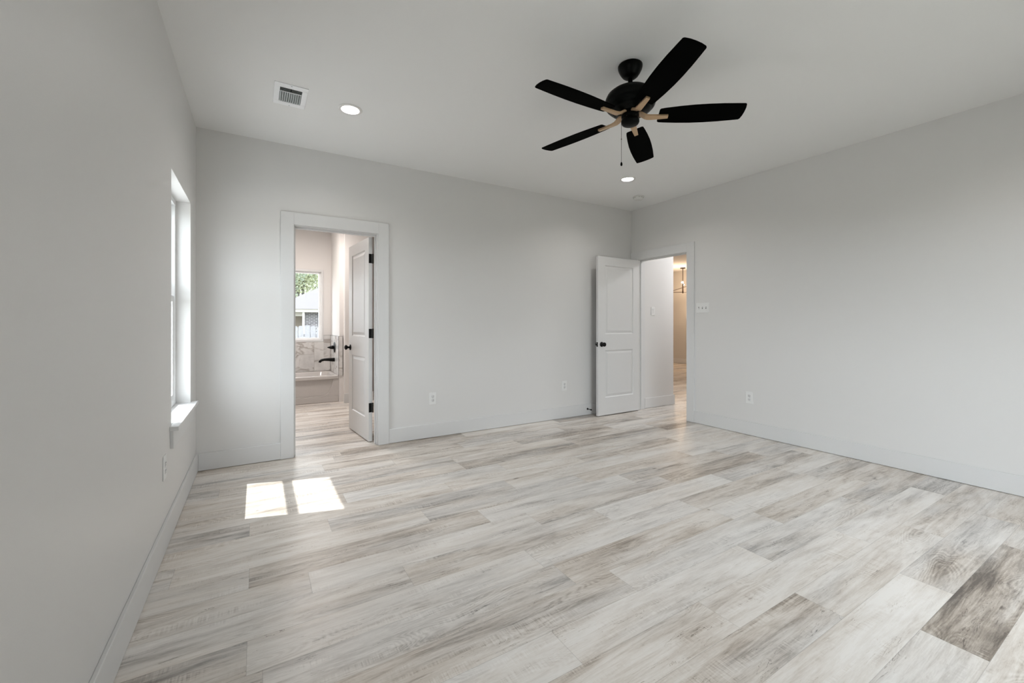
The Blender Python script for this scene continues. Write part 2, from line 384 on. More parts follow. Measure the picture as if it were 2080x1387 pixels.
wall('wall_rear', [(-0.15, RY-0.15, 0, RX0, RY, H), (RX1, RY-0.15, 0, W+T, RY, H), (RX0, RY-0.15, 0, RX1, RY, RZ0), (RX0, RY-0.15, RZ1, RX1, RY, H)], 'wall')

# ceiling with real holes for the downlights
CANS = [(1.0, -0.925), (3.853, -0.908), (3.853, -3.95)]  # third downlight is unseen, added to lift the right wall
bm = B(); box(bm, -0.15, RY-0.15, H, W+T, T, H+0.12)
ceil = obj('ceiling', bm, 'ceiling')
bm = B()
for cx, cy in CANS: tube(bm, (cx, cy, H-0.05), (cx, cy, H+0.055), 0.066, seg=48)
cut = obj('cutter', bm, 'ceiling')
md = ceil.modifiers.new('holes', 'BOOLEAN'); md.object = cut; md.operation = 'DIFFERENCE'; md.solver = 'EXACT'
dg = bpy.context.evaluated_depsgraph_get(); me = bpy.data.meshes.new_from_object(ceil.evaluated_get(dg))
ceil.modifiers.clear(); ceil.data = me; bpy.data.objects.remove(cut); struct(ceil, 'pale grey painted ceiling')

# ------------------------------------------------------------------ baseboards
BH, BT = 0.142, 0.015
def baseb(name, rects, m='trim'):
    bm = B()
    for r in rects: box(bm, *r)
    return struct(obj(name, bm, m, bevel=0.003))
CW = 0.114; CT = 0.018        # casing width and thickness
baseb('baseboard_back', [(BT, -BT, 0.003, DX0-CW+0.006, 0, BH), (DX1+CW-0.006, -BT, 0.003, W, 0, BH)])
baseb('baseboard_left', [(0, RY, 0.003, BT, 0, BH)])
baseb('baseboard_right', [(W-BT, RY, 0.003, W, EY0-CW+0.006, BH)])

# ------------------------------------------------------------------ door casings and jambs
def casing_x(name, x0, x1, y, sgn, label):      # opening in a wall of constant y; casing on the y side, jamb through T
    bm = B(); ya, yb = sorted((y, y+sgn*CT))
    box(bm, x0-CW+0.006, ya, 0.002, x0+0.006-0.012, yb, DZ+CW); box(bm, x1+0.006, ya, 0.002, x1+CW-0.006, yb, DZ+CW)
    box(bm, x0-0.006, ya, DZ+0.006, x1+0.006, yb, DZ+CW)
    box(bm, x0-0.019, 0, 0.002, x0, T, DZ+0.019); box(bm, x1, 0, 0.002, x1+0.019, T, DZ+0.019); box(bm, x0, 0, DZ, x1, T, DZ+0.019)
    # door stops
    box(bm, x0, 0.052, 0.002, x0+0.011, 0.088, DZ); box(bm, x1-0.011, 0.052, 0.002, x1, 0.088, DZ); box(bm, x0+0.011, 0.052, DZ-0.011, x1-0.011, 0.088, DZ)
    # casing on the far side
    box(bm, x0-CW+0.006, T, 0.002, x0-0.006, T+CT, DZ+CW); box(bm, x1+0.006, T, 0.002, x1+CW-0.006, T+CT, DZ+CW); box(bm, x0-0.006, T, DZ+0.006, x1+0.006, T+CT, DZ+CW)
    return struct(obj(name, bm, 'trim', bevel=0.0015), label)
casing_x('trim_1', DX0, DX1, 0, -1, 'white flat casing and jamb around the bathroom doorway')
bm = B()
y0, y1 = EY0, EY1
box(bm, W-CT, y0-CW+0.006, 0.002, W, y0-0.006, DZ+CW); box(bm, W-CT, y1+0.006, 0.002, W, -0.004, DZ+CW); box(bm, W-CT, y0-0.006, DZ+0.006, W, y1+0.006, DZ+CW)
box(bm, W, y0-0.019, 0.002, W+T, y0, DZ+0.019); box(bm, W, y1, 0.002, W+T, y1+0.019, DZ+0.019); box(bm, W, y0, DZ, W+T, y1, DZ+0.019)
box(bm, W+0.037, y0, 0.002, W+0.073, y0+0.011, DZ); box(bm, W+0.037, y1-0.011, 0.002, W+0.073, y1, DZ); box(bm, W+0.037, y0+0.011, DZ-0.011, W+0.073, y1-0.011, DZ)
box(bm, W+T, y0-CW+0.006, 0.002, W+T+CT, y0-0.006, DZ+CW); box(bm, W+T, y0-0.006, DZ+0.006, W+T+CT, y1+0.006, DZ+CW)
struct(obj('trim_2', bm, 'trim', bevel=0.0015), 'white flat casing and jamb around the hall doorway')

# ------------------------------------------------------------------ doors
def leaf_mesh(wd, t=0.035, z0=0.012, z1=2.032, stile=0.122):
    """leaf along local +x from the hinge, front at y=0, back at y=t; both faces carry two moulded panels"""
    bm = B(); pans = [(1.045, 1.920), (0.235, 0.838)]
    for side in (0, 1):
        yf = 0 if side == 0 else t; s = 1 if side == 0 else -1
        xs = [0, stile, wd-stile, wd]; zs = [z0, pans[1][0], pans[1][1], pans[0][0], pans[0][1], z1]
        vs = {(i, j): bm.verts.new((xs[i], yf, zs[j])) for i in range(4) for j in range(6)}
        for i in range(3):
            for j in range(5):
                if i == 1 and j in (1, 3): continue
                bm.faces.new((vs[i, j], vs[i+1, j], vs[i+1, j+1], vs[i, j+1]))
        for j in (1, 3):
            ring = [vs[1, j], vs[2, j], vs[2, j+1], vs[1, j+1]]
            for ins, dep in ((0.006, 0.0075), (0.016, 0.0085), (0.042, 0.0020)):
                x0, x1_, za, zb = xs[1]+ins, xs[2]-ins, zs[j]+ins, zs[j+1]-ins
                nr = [bm.verts.new((x, yf+s*dep, z)) for x, z in ((x0, za), (x1_, za), (x1_, zb), (x0, zb))]
                for k in range(4): bm.faces.new((ring[k], ring[(k+1) % 4], nr[(k+1) % 4], nr[k]))
                ring = nr
            bm.faces.new(ring)
    # rim
    fr = [(0, z0), (wd, z0), (wd, z1), (0, z1)]
    for k in range(4):
        a, b = fr[k], fr[(k+1) % 4]
        bm.faces.new([bm.verts.new(p) for p in ((a[0], 0, a[1]), (b[0], 0, b[1]), (b[0], t, b[1]), (a[0], t, a[1]))])
    bmesh.ops.remove_doubles(bm, verts=bm.verts[:], dist=1e-5)
    return bm
def knob_mesh(x, z, y, s):
    bm = B(); lathe(bm, [(0.032, 0), (0.032, 0.004), (0.028, 0.008), (0.012, 0.011), (0.0105, 0.028), (0.017, 0.033), (0.0255, 0.040), (0.0275, 0.048), (0.0245, 0.057), (0.014, 0.063), (0, 0.064)], (x, y, z), (0, s, 0), 32)
    return bm
def make_door(name, loc, ang, wd, front_side, label):
    root = empty(name, loc, ang); struct(root, label)
    obj('door_leaf', leaf_mesh(wd), 'door', root)
    kz = 0.915
    obj('door_knob', knob_mesh(wd-0.060, kz, 0.0, -1), 'black', root); obj('door_knob', knob_mesh(wd-0.060, kz, 0.035, 1), 'black', root)
    bm = B(); box(bm, wd, 0.006, kz-0.029, wd+0.0015, 0.029, kz+0.029)
    prism(bm, [(wd, 0.011), (wd+0.011, 0.011), (wd+0.011, 0.015), (wd+0.003, 0.025), (wd, 0.025)], kz-0.009, kz+0.009)
    obj('latch', bm, 'black', root)
    return root
# bedroom door: pin at the room-side corner of the left jamb, leaf lying against the back wall
d1 = make_door('door_1', (W-0.022, EY1-0.002-0.035, 0), R(180+1.0), 0.757, 0, 'white two-panel door with black knob standing open beside the room corner')
d1.location = (W-0.024, -0.134, 0)
# bathroom door: swings into the bathroom
d2 = make_door('door_2', (DX1-0.018, T+0.006, 0), R(90+4.9), 0.708, 0, 'white two-panel door with black hinges, open into the bathroom')
for hz in (1.822, 1.080, 0.345):
    bm = B(); box(bm, -0.0018, 0.004, hz-0.046, 0.0004, 0.0345, hz+0.046, bev=0.0008)
    tube(bm, (-0.006, -0.004, hz-0.048), (-0.006, -0.004, hz+0.048), 0.0062, seg=14)
    hg = obj('hinge', bm, 'black', d2)
    bm = B(); box(bm, DX1-0.0022, T-0.034, hz-0.046, DX1-0.0002, T+0.002, hz+0.046)
    obj('hinge_plate', bm, 'black', bpy.data.objects['trim_1'])

# ------------------------------------------------------------------ windows
def win_left(name, y0, y1, label):
    root = empty(name, (0, (y0+y1)/2, WZ0)); struct(root, label)
    L = lambda bm: bmesh.ops.translate(bm, verts=bm.verts[:], vec=(0, -(y0+y1)/2, -WZ0))
    fx0, fx1 = -0.150, -0.085
    def rectframe(bm, x0, x1, a, b, c, d, w):
        box(bm, x0, a, c, x1, a+w, d); box(bm, x0, b-w, c, x1, b, d); box(bm, x0, a+w, c, x1, b-w, c+w); box(bm, x0, a+w, d-w, x1, b-w, d)
    bm = B(); rectframe(bm, fx0, fx1, y0, y1, WZ0+0.002, WZ1, 0.036); L(bm); obj('window_frame', bm, 'vinyl', root, bevel=0.002)
    nw, fw = 0.060, 0.034                      # near and far stile widths of the sashes
    def sash(bm, x0, x1, za, zb, wb, wt):
        a, b = y0+0.034, y1-0.034
        box(bm, x0, a, za, x1, a+nw, zb); box(bm, x0, b-fw, za, x1, b, zb); box(bm, x0, a+nw, za, x1, b-fw, za+wb); box(bm, x0, a+nw, zb-wt, x1, b-fw, zb)
    bm = B(); sash(bm, -0.118, -0.094, WZ0+0.036, 1.376, 0.036, 0.042); L(bm); s1 = obj('lower_sash', bm, 'vinyl', root, bevel=0.002)
    bm = B(); sash(bm, -0.146, -0.122, 1.388, WZ1-0.036, 0.080, 0.036); L(bm); s2 = obj('upper_sash', bm, 'vinyl', root, bevel=0.002)
    bm = B(); box(bm, -0.108, y0+0.034+nw, WZ0+0.072, -0.104, y1-0.034-fw, 1.334); L(bm); obj('glass_pane', bm, 'glass', s1)
    bm = B(); box(bm, -0.136, y0+0.034+nw, 1.468, -0.132, y1-0.034-fw, WZ1-0.072); L(bm); obj('glass_pane', bm, 'glass', s2)
    bm = B(); box(bm, -0.086, y0, WZ0-0.022, 0.0, y1, WZ0+0.002); box(bm, 0.0, y0-SILL_H, WZ0-0.022, 0.042, y1+SILL_H, WZ0+0.002); L(bm)
    obj('window_sill', bm, 'trim', root, bevel=0.003)
    bm = B(); prism(bm, [(y0-0.035, 0.475), (y1+0.035, 0.475), (y1+0.050, WZ0-0.022), (y0-0.050, WZ0-0.022)], 0.0, 0.016, fn=lambda a, b, c: (c, a, b)); L(bm)
    obj('apron', bm, 'trim', root, bevel=0.002)
    return root
SILL_H = 0.06
win_left('window_1', WY0, WY1, 'white double-hung window with deep sill in the left wall')
win_left('window_2', V0, V1, 'unseen white double-hung window added in the left wall near the rear corner')  # unseen window, added for extra daylight from the left
# rear picture window, unseen behind the camera, added to bring in daylight
root = empty('window_3', (RC, RY, RZ0)); struct(root, 'unseen wide three-pane white window added in the rear wall')
bm = B(); w3 = (RX1-RX0)/3
for k in range(4): box(bm, RX0-RC+k*w3-(0.0 if k == 0 else 0.025), -0.13, 0, RX0-RC+k*w3+(0.0 if k == 3 else 0.025), -0.07, RZ1-RZ0)
for za in (0, RZ1-RZ0-0.04): box(bm, RX0-RC, -0.129, za, RX1-RC, -0.071, za+0.04)
obj('window_frame', bm, 'vinyl', root)
for k in range(3):
    bm = B(); box(bm, RX0-RC+k*w3+0.026, -0.102, 0.041, RX0-RC+(k+1)*w3-0.026, -0.098, RZ1-RZ0-0.041); obj('glass_pane', bm, 'glass', root)
bm = B(); box(bm, RX0-RC-0.02, -0.07, -0.022, RX1-RC+0.02, 0.045, 0.0); obj('window_sill', bm, 'trim', root)

# ------------------------------------------------------------------ ceiling fan (hangs slightly out of true, as in the photo)
FC = Vector((2.356, -2.355, 0)); TX, TY = -0.0435, -0.0376
fan = empty('ceiling_fan', (FC.x, FC.y, H)); tag(fan, 'black five-blade ceiling fan with bronze blade arms on a short rod', 'ceiling fan')
bm = B(); lathe(bm, [(0.068, 0), (0.0725, -0.004), (0.0725, -0.014), (0.069, -0.028), (0.058, -0.050), (0.047, -0.066), (0.036, -0.075), (0.018, -0.078), (0.014, -0.077)], seg=48); obj('canopy', bm, 'fan_black', fan)
ZP = 2.4285-H     # blade plane
nrm = Vector((-TX, -TY, 1)).normalized()
rotm = Vector((0, 0, 1)).rotation_difference(nrm).to_matrix().to_4x4()
piv = Matrix.Translation((0, 0, ZP)) @ rotm @ Matrix.Translation((0, 0, -ZP))
def tilt(bm): bmesh.ops.transform(bm, matrix=piv, verts=bm.verts[:]); return bm
bm = B(); tube(bm, (0, 0, -0.045), (0, 0, ZP+0.16), 0.0135, seg=20); obj('downrod', tilt(bm), 'fan_black', fan)
bm = B(); lathe(bm, [(0.0135, 0.176), (0.024, 0.174), (0.027, 0.166), (0.052, 0.163), (0.090, 0.158), (0.120, 0.147), (0.140, 0.130), (0.1495, 0.108), (0.151, 0.094), (0.149, 0.082), (0.143, 0.073), (0.144, 0.069), (0.132, 0.056),
     (0.116, 0.046), (0.117, 0.042), (0.098, 0.032), (0.078, 0.027), (0.076, 0.023), (0.050, 0.021)], (0, 0, ZP), seg=64); obj('motor_housing', tilt(bm), 'fan_black', fan)
bm = B(); lathe(bm, [(0.048, 0.022), (0.052, 0.018), (0.052, -0.002), (0.0505, -0.004), (0.0505, -0.018), (0.0535, -0.020), (0.0535, -0.032), (0.049, -0.041), (0.038, -0.047), (0.0, -0.049)], (0, 0, ZP), seg=48); sh = obj('switch_housing', tilt(bm), 'fan_black', fan)
for a in (200, 262, 320):
    bm = B(); ca, sa = cos(R(a)), sin(R(a)); lathe(bm, [(0.0035, 0.0), (0.003, 0.0015), (0, 0.002)], (0.0505*ca, 0.0505*sa, ZP-0.011), (ca, sa, 0), 12); obj('screw', tilt(bm), 'chain', sh)
PH = -1.9259
# blade outline: half width along the radius
prof = [(0.165, 0.046), (0.172, 0.054), (0.20, 0.0585), (0.28, 0.0665), (0.36, 0.0715), (0.44, 0.0725), (0.52, 0.0705), (0.60, 0.0655), (0.640, 0.0625)]
def blade_bm():
    bm = B(); t = 0.0055; up, dn = [], []
    pts = [(r, h) for r, h in prof] + [(0.6465, 0.056)]
    outl = [(r, -h) for r, h in pts] + [(0.6520, -0.03), (0.6535, 0.0), (0.6520, 0.03)] + [(r, h) for r, h in pts[::-1]]
    a = [bm.verts.new((x, y, 0)) for x, y in outl]; b = [bm.verts.new((x, y, t)) for x, y in outl]; n = len(outl)
    bm.faces.new(a[::-1]); bm.faces.new(b)
    for i in range(n): bm.faces.new((a[i], a[(i+1) % n], b[(i+1) % n], b[i]))
    return bm
def arm_bm():
    """curved tapering arm: leaves the hub, drops, runs out under the blade"""
    bm = B(); st = [(0.044, 0.014, 0.019), (0.060, 0.011, 0.021), (0.074, 0.003, 0.021), (0.086, -0.005, 0.020), (0.100, -0.010, 0.019), (0.125, -0.012, 0.0175), (0.160, -0.012, 0.0155), (0.195, -0.012, 0.0135), (0.220, -0.012, 0.012)]
    t = 0.012; rings = []
    for i, (x, z, hw) in enumerate(st):
        a, b = st[max(0, i-1)], st[min(len(st)-1, i+1)]; d = Vector((b[0]-a[0], 0, b[1]-a[1])).normalized(); n = Vector((-d.z, 0, d.x))
        c = Vector((x, 0, z)); rings.append([bm.verts.new(c+n*(k*t)+Vector((0, s*hw, 0))) for s, k in ((-1, 0), (1, 0), (1, 1), (-1, 1))])
    for a, b in zip(rings, rings[1:]):
        for k in range(4): bm.faces.new((a[k], a[(k+1) % 4], b[(k+1) % 4], b[k]))
    bm.faces.new(rings[0]); bm.faces.new(rings[-1][::-1]); return bm
for k in range(5):
    rot = Matrix.Translation((0, 0, ZP)) @ Matrix.Rotation(PH+k*2*pi/5, 4, 'Z')
    pit = rot @ Matrix.Rotation(-0.2116, 4, 'X')
    bm = blade_bm(); bmesh.ops.transform(bm, matrix=pit, verts=bm.verts[:]); bl = obj('blade', tilt(bm), 'blade', fan, bevel=0.0012)
    bm = arm_bm()
    for v in bm.verts:      # twist with the pitch, only where the arm carries the blade
        f = min(1, max(0, (v.co.x-0.06)/0.06)); a = -0.2116*f
        y, z = v.co.y, v.co.z; v.co.y, v.co.z = y*cos(a)-z*sin(a), y*sin(a)+z*cos(a)
    bmesh.ops.transform(bm, matrix=rot, verts=bm.verts[:]); am = obj('blade_arm', tilt(bm), 'bronze', fan, bevel=0.0012)
rc = Vector((cos(R(31.1)), -sin(R(31.1)), 0))
cx, cy = (rc*-0.0535).x, (rc*-0.0535).y
bm = B(); tube(bm, (cx*0.95, cy*0.95, ZP-0.025), (cx, cy, ZP-0.03), 0.003, seg=8); tube(bm, (cx, cy, ZP-0.03), (cx, cy, 2.152-H), 0.0012, seg=8)
lathe(bm, [(0, 0.004), (0.003, 0.002), (0.003, -0.002), (0, -0.004)], (cx, cy, 2.296-H), seg=10)
pc = obj('pull_chain', bm, 'chain', fan)
bm = B(); lathe(bm, [(0, 0.0), (0.003, -0.002), (0.006, -0.010), (0.0065, -0.018), (0.004, -0.024), (0, -0.025)], (cx, cy, 2.158-H), seg=16); obj('chain_pull', bm, 'fan_black', pc)

# ------------------------------------------------------------------ ceiling: vent, downlights, smoke detector
def make_can(loc, label=None):
    root = empty('recessed_downlight', loc)
    bm = B(); lathe(bm, [(0.0645, 0.0), (0.083, 0.0), (0.084, -0.002), (0.080, -0.0055), (0.064, -0.007), (0.0600, -0.005), (0.0500, 0.036), (0.0645, 0.038), (0.0645, 0.0)], seg=56, closed_ends=False); obj('trim_ring', bm, 'can_trim', root)
    bm = B(); lathe(bm, [(0, 0.030), (0.0510, 0.030), (0.0510, 0.034), (0, 0.034)], seg=48); obj('lens', bm, 'lens', root)
    return root
c0 = make_can((CANS[0][0], CANS[0][1], H)); tag(c0, 'lit round white downlight beside the air vent', 'downlight', 'recessed downlights in the bedroom ceiling')
lab = [None, 'lit round white downlight close to the smoke detector', 'unseen lit downlight added behind the camera on the right']
for i in (1, 2):
    c = copy_tree(c0); c.location = (CANS[i][0], CANS[i][1], H); c['label'] = lab[i]
for i, (cx, cy) in enumerate(CANS):
    lamp('downlight_lamp', 'AREA', (cx, cy, H+0.0285), CAN_W, (1.0, 0.965, 0.92), 0.094, spread=R(180))

vx0, vx1, vy0, vy1 = 0.513, 0.713, -1.062, -0.757
vent = empty('air_vent', ((vx0+vx1)/2, (vy0+vy1)/2, H)); tag(vent, 'white louvred supply air vent on the ceiling', 'vent')
hx, hy = (vx1-vx0)/2, (vy1-vy0)/2; ox, oy = hx-0.034, hy-0.052
bm = B(); zt, zb = 0.0, -0.006
for r in ((-hx, -hy, hx, -oy), (-hx, oy, hx, hy), (-hx, -oy, -ox, oy), (ox, -oy, hx, oy)): box(bm, r[0], r[1], zb, r[2], r[3], zt)
box(bm, -ox, -oy+0.052, zb-0.001, ox, -oy+0.058, zt); obj('frame', bm, 'vent', vent, bevel=0.002)
bm = B(); box(bm, -ox, -oy, -0.0012, ox, oy, -0.0002); obj('duct_shade_panel', bm, 'duct_shade', vent)  # dark panel painted in for the shaded duct; ceiling stays closed
for k in range(10):
    x = -ox+0.007+k*(2*ox-0.014)/9; bm = B()
    prism(bm, [(x-0.0045, -0.0015), (x-0.0035, -0.0015), (x+0.0045, -0.0085), (x+0.0035, -0.0085)], -oy+0.059, oy, fn=lambda a, b, c: (a, c, b)); obj('louvre', bm, 'vent_slat', vent)
for k in range(4):
    y = -oy+0.008+k*0.0125; bm = B()
    for s in (-1, 1):
        xa, xb = (-ox, -0.003) if s < 0 else (0.003, ox)
        prism(bm, [(y+0.003, -0.0015), (y+0.002, -0.0015), (y-0.0025, -0.0065), (y-0.0015, -0.0065)], xa, xb, fn=lambda a, b, c: (c, a, b))
    obj('louvre', bm, 'vent_slat', vent)
for sy in (-1, 1):
    bm = B(); lathe(bm, [(0.004, -0.006), (0.0035, -0.0075), (0, -0.008)], (0, sy*(hy-0.012), 0), seg=12); obj('screw', bm, 'vent_slat', vent)

sm = empty('smoke_detector', (4.452, -0.515, H)); tag(sm, 'round white smoke detector on the ceiling near the room corner', 'smoke detector')
bm = B(); lathe(bm, [(0.068, 0), (0.070, -0.003), (0.069, -0.010), (0.064, -0.012)], seg=48); obj('base', bm, 'detector', sm)
bm = B(); lathe(bm, [(0.060, -0.012), (0.060, -0.016), (0.0585, -0.017), (0.058, -0.028), (0.050, -0.038), (0.036, -0.041), (0, -0.042)], seg=48); obj('cover', bm, 'detector', sm)
for k in range(14):
    a = 2*pi*k/14; bm = B()
    if 0.2 < a % pi < 0.6: bm.free(); continue
    m4 = Matrix.Rotation(a, 4, 'Z'); vs = box(bm, 0.0575, -0.009, -0.0155, 0.0612, 0.009, -0.0125); bmesh.ops.transform(bm, matrix=m4, verts=vs)
    obj('vent_slot', bm, 'plate_dark', sm)
bm = B(); lathe(bm, [(0.008, -0.0405), (0.007, -0.0425), (0, -0.043)], (-0.018, -0.01, 0), seg=16); obj('test_button', bm, 'recept', sm)

# ------------------------------------------------------------------ wall plates. local frame: x = across the wall, z = up, -y = into the room
def plate_bm(w, h):
    bm = B(); box(bm, -w/2, -0.0055, -h/2, w/2, 0, h/2, bev=0.0022); return bm
def outlet(loc, rz, label):
    r = empty('wall_outlet', loc, rz); tag(r, label, 'outlet')
    obj('cover_plate', plate_bm(0.078, 0.125), 'plate', r)
    for s in (-1, 1):
        bm = B(); lathe(bm, [(0.0165, 0.0), (0.0165, 0.0065), (0.0155, 0.0075), (0, 0.0075)], (0, 0, s*0.0195), (0, -1, 0), 28)
        f = obj('receptacle', bm, 'recept', r)
        bm = B()
        for sx in (-1, 1): box(bm, sx*0.0062-0.0011, -0.0082, s*0.0195+0.001, sx*0.0062+0.0011, -0.0074, s*0.0195+0.009)
        lathe(bm, [(0.0024, 0.0074), (0.0024, 0.0082), (0, 0.0082)], (0, 0, s*0.0195-0.006), (0, -1, 0), 12); obj('slots', bm, 'plate_dark', f)
    bm = B(); lathe(bm, [(0.003, 0.0055), (0.0025, 0.0068), (0, 0.007)], (0, 0, 0), (0, -1, 0), 12); obj('screw', bm, 'recept', r)
    return r
outlet((1.976, 0, 0.403), 0, 'white duplex outlet on the back wall nearest the bathroom door')
outlet((3.699, 0, 0.405), 0, 'white duplex outlet on the back wall near the open white door')
outlet((W, -1.652, 0.395), R(-90), 'white duplex outlet on the right wall right of the doorway')
outlet((0, -1.35, 0.425), R(90), 'white duplex outlet on the left wall below the window')
sw = empty('light_switch', (W, -1.100, 1.362), R(-90)); tag(sw, 'white three-gang toggle switch plate right of the hall doorway', 'light switch')
obj('cover_plate', plate_bm(0.165, 0.116), 'plate', sw)
for k in (-1, 0, 1):
    bm = B(); box(bm, k*0.046-0.0055, -0.0062, -0.0125, k*0.046+0.0055, -0.0054, 0.0125); bz = obj('toggle_slot', bm, 'plate_dark', sw)
    up = -1 if k < 0 else 1; bm = B(); prism(bm, [(-0.0055, -0.004), (-0.0055, 0.004), (-0.017, up*0.011+0.003), (-0.017, up*0.011-0.003)], k*0.046-0.0045, k*0.046+0.0045, fn=lambda a, b, c: (c, a, b)); obj('toggle', bm, 'plate', sw)
hs = empty('light_switch', (5.193, -0.104, 1.353), 0); tag(hs, 'white single rocker switch plate on the hall wall', 'light switch')
obj('cover_plate', plate_bm(0.072, 0.116), 'plate', hs)
bm = B(); prism(bm, [(-0.0055, -0.033), (-0.0085, -0.033), (-0.006, 0.0), (-0.0085, 0.033), (-0.0055, 0.033)], -0.0165, 0.0165, fn=lambda a, b, c: (c, a, b)); obj('rocker', bm, 'recept', hs)

ds = empty('door_stop', (4.066, -BT, 0.079)); tag(ds, 'small black door stop on the back wall baseboard by the open door', 'door stop')
bm = B(); lathe(bm, [(0.013, 0), (0.013, 0.003), (0.008, 0.006), (0.0045, 0.008), (0.0045, 0.060)], axis=(0, -1, 0), seg=20); obj('stem', bm, 'black', ds)
bm = B(); lathe(bm, [(0.0085, 0.060), (0.009, 0.064), (0.009, 0.074), (0.007, 0.077), (0, 0.078)], axis=(0, -1, 0), seg=20); obj('rubber_tip', bm, 'black', ds)

# ------------------------------------------------------------------ bathroom
BY = 3.43
bm = B(); box(bm, -0.12, T, 0, 0, BY+0.15, H)
struct(obj('wall_bath_left', bm, 'bath_wall'))
BX0, BX1, BZ0, BZ1 = 0.20, 1.325, 0.915, 2.03
wall('wall_bath_back', [(0, BY, 0, BX0, BY+0.15, H), (BX1, BY, 0, 3.6, BY+0.15, H), (BX0, BY, 0, BX1, BY+0.15, BZ0), (BX0, BY, BZ1, BX1, BY+0.15, H)], 'bath_wall')
wall('wall_bath_alcove', [(1.478, 2.60, 0, 1.535, BY, H), (1.535, 2.48, 0, 1.93, BY, H)], 'bath_wall')
wall('wall_bath_right', [(3.3, T, 0, 3.42, BY, H)], 'bath_wall')
bm = B(); box(bm, -0.12, T, H, 3.42, BY+0.15, H+0.12); struct(obj('ceiling_bath', bm, 'ceiling'))
baseb('baseboard_bath', [(1.520, 2.465, 0.003, 1.945, 2.48, BH), (0, T, 0.003, BT, 2.60, BH)])
# window
root = empty('window_4', ((BX0+BX1)/2, BY, BZ0)); struct(root, 'white framed picture window above the bathtub')
mx = (BX0+BX1)/2; bm = B(); hw = (BX1-BX0)/2; hh = BZ1-BZ0
for r in ((-hw-0.034, -0.014, -0.034, hw+0.034, 0, 0), (-hw-0.034, -0.014, hh, hw+0.034, 0, hh+0.034), (-hw-0.034, -0.014, 0, -hw, 0, hh), (hw, -0.014, 0, hw+0.034, 0, hh)): box(bm, *r)
obj('casing', bm, 'trim', root, bevel=0.002)
bm = B()
for r in ((-hw, 0.04, 0, hw, 0.1, 0.03), (-hw, 0.04, hh-0.03, hw, 0.1, hh), (-hw, 0.04, 0.03, -hw+0.03, 0.1, hh-0.03), (hw-0.03, 0.04, 0.03, hw, 0.1, hh-0.03)): box(bm, *r)
obj('window_frame', bm, 'vinyl', root, bevel=0.002)
bm = B(); box(bm, -hw+0.03, 0.068, 0.03, hw-0.03, 0.072, hh-0.03); obj('glass_pane', bm, 'glass', root)
# bathtub: apron front, rim and basin
tub = empty('bathtub', (0.74, 2.66, 0)); tag(tub, 'white alcove bathtub with recessed apron below the window', 'bathtub')
tw, tdp, th = 0.7375, 0.752, 0.398
bm = B()
prism(bm, [(-tw, 0), (tw, 0), (tw, 0.06), (-tw, 0.06)], 0.003, 0.085)
prism(bm, [(-tw, 0.004), (tw, 0.004), (tw, 0.06), (-tw, 0.06)], 0.085, 0.10)
box(bm, -tw, 0.022, 0.10, tw, 0.06, th-0.05)
box(bm, -tw, 0.004, 0.10, -tw+0.07, 0.022, th-0.05)
prism(bm, [(0.53, 0.10), (tw, 0.10), (tw, th-0.05), (0.66, th-0.05), (0.64, 0.24), (0.60, 0.14)], 0.004, 0.022, fn=lambda a, b, c: (a, c, b))
box(bm, -tw, -0.006, th-0.05, tw, 0.06, th-0.028)
obj('apron', bm, 'tub', tub, bevel=0.004)
bm = B(); rings = []
def rr_ring(x0, y0, x1, y1, rad, z, n=6):
    pts = []
    for cx_, cy_, a0 in ((x1-rad, y1-rad, 0), (x0+rad, y1-rad, 90), (x0+rad, y0+rad, 180), (x1-rad, y0+rad, 270)):
        for i in range(n+1): a = R(a0+90*i/n); pts.append(bm.verts.new((cx_+rad*cos(a), cy_+rad*sin(a), z)))
    return pts
for spec in ((-tw, -0.006, tw, tdp, 0.004, th-0.028), (-tw, -0.006, tw, tdp, 0.006, th-0.006), (-tw+0.006, 0, tw-0.006, tdp-0.006, 0.01, th), (-tw+0.06, 0.07, tw-0.06, tdp-0.05, 0.10, th), (-tw+0.075, 0.085, tw-0.075, tdp-0.065, 0.11, th-0.015),
             (-tw+0.12, 0.12, tw-0.11, tdp-0.10, 0.13, 0.14), (-tw+0.20, 0.17, tw-0.16, tdp-0.15, 0.12, 0.07)):
    rings.append(rr_ring(*spec))
for a, b in zip(rings, rings[1:]):
    for i in range(len(a)): f = bm.faces.new((a[i], a[(i+1) % len(a)], b[(i+1) % len(a)], b[i])); f.smooth = True
bm.faces.new(rings[-1]); obj('basin', bm, 'tub', tub)
# tile surround
ts = empty('trim_3', (0, BY, th)); struct(ts, 'marble-look tile surround with black edging above the bathtub')
def tiles(name, rects, axis):
    bm = B(); c = bm.loops.layers.float_color.new('plank'); rnd = random.Random(3)
    for r in rects:
        n0 = len(bm.faces); box(bm, *r); bm.faces.ensure_lookup_table(); k = (rnd.random(), rnd.random(), rnd.random(), 1)
        for f in bm.faces[n0:]:
            for l in f.loops: l[c] = k
    return obj(name, bm, 'marble', ts)
bm = B(); box(bm, 0.0, -0.009, 0.0, 1.465, -0.0004, BZ0-0.036-th); box(bm, BX1+0.037, -0.009, 0.0, 1.465, -0.0005, 0.985-th-0.001); box(bm, 1.468, -0.838, 0.0, 1.4775, -0.003, 0.985-th-0.001)
obj('grout_bed', bm, 'grout', ts)
g = 0.0024; yb0, yb1 = -0.012, -0.001; zt = 0.985-th
rects = []
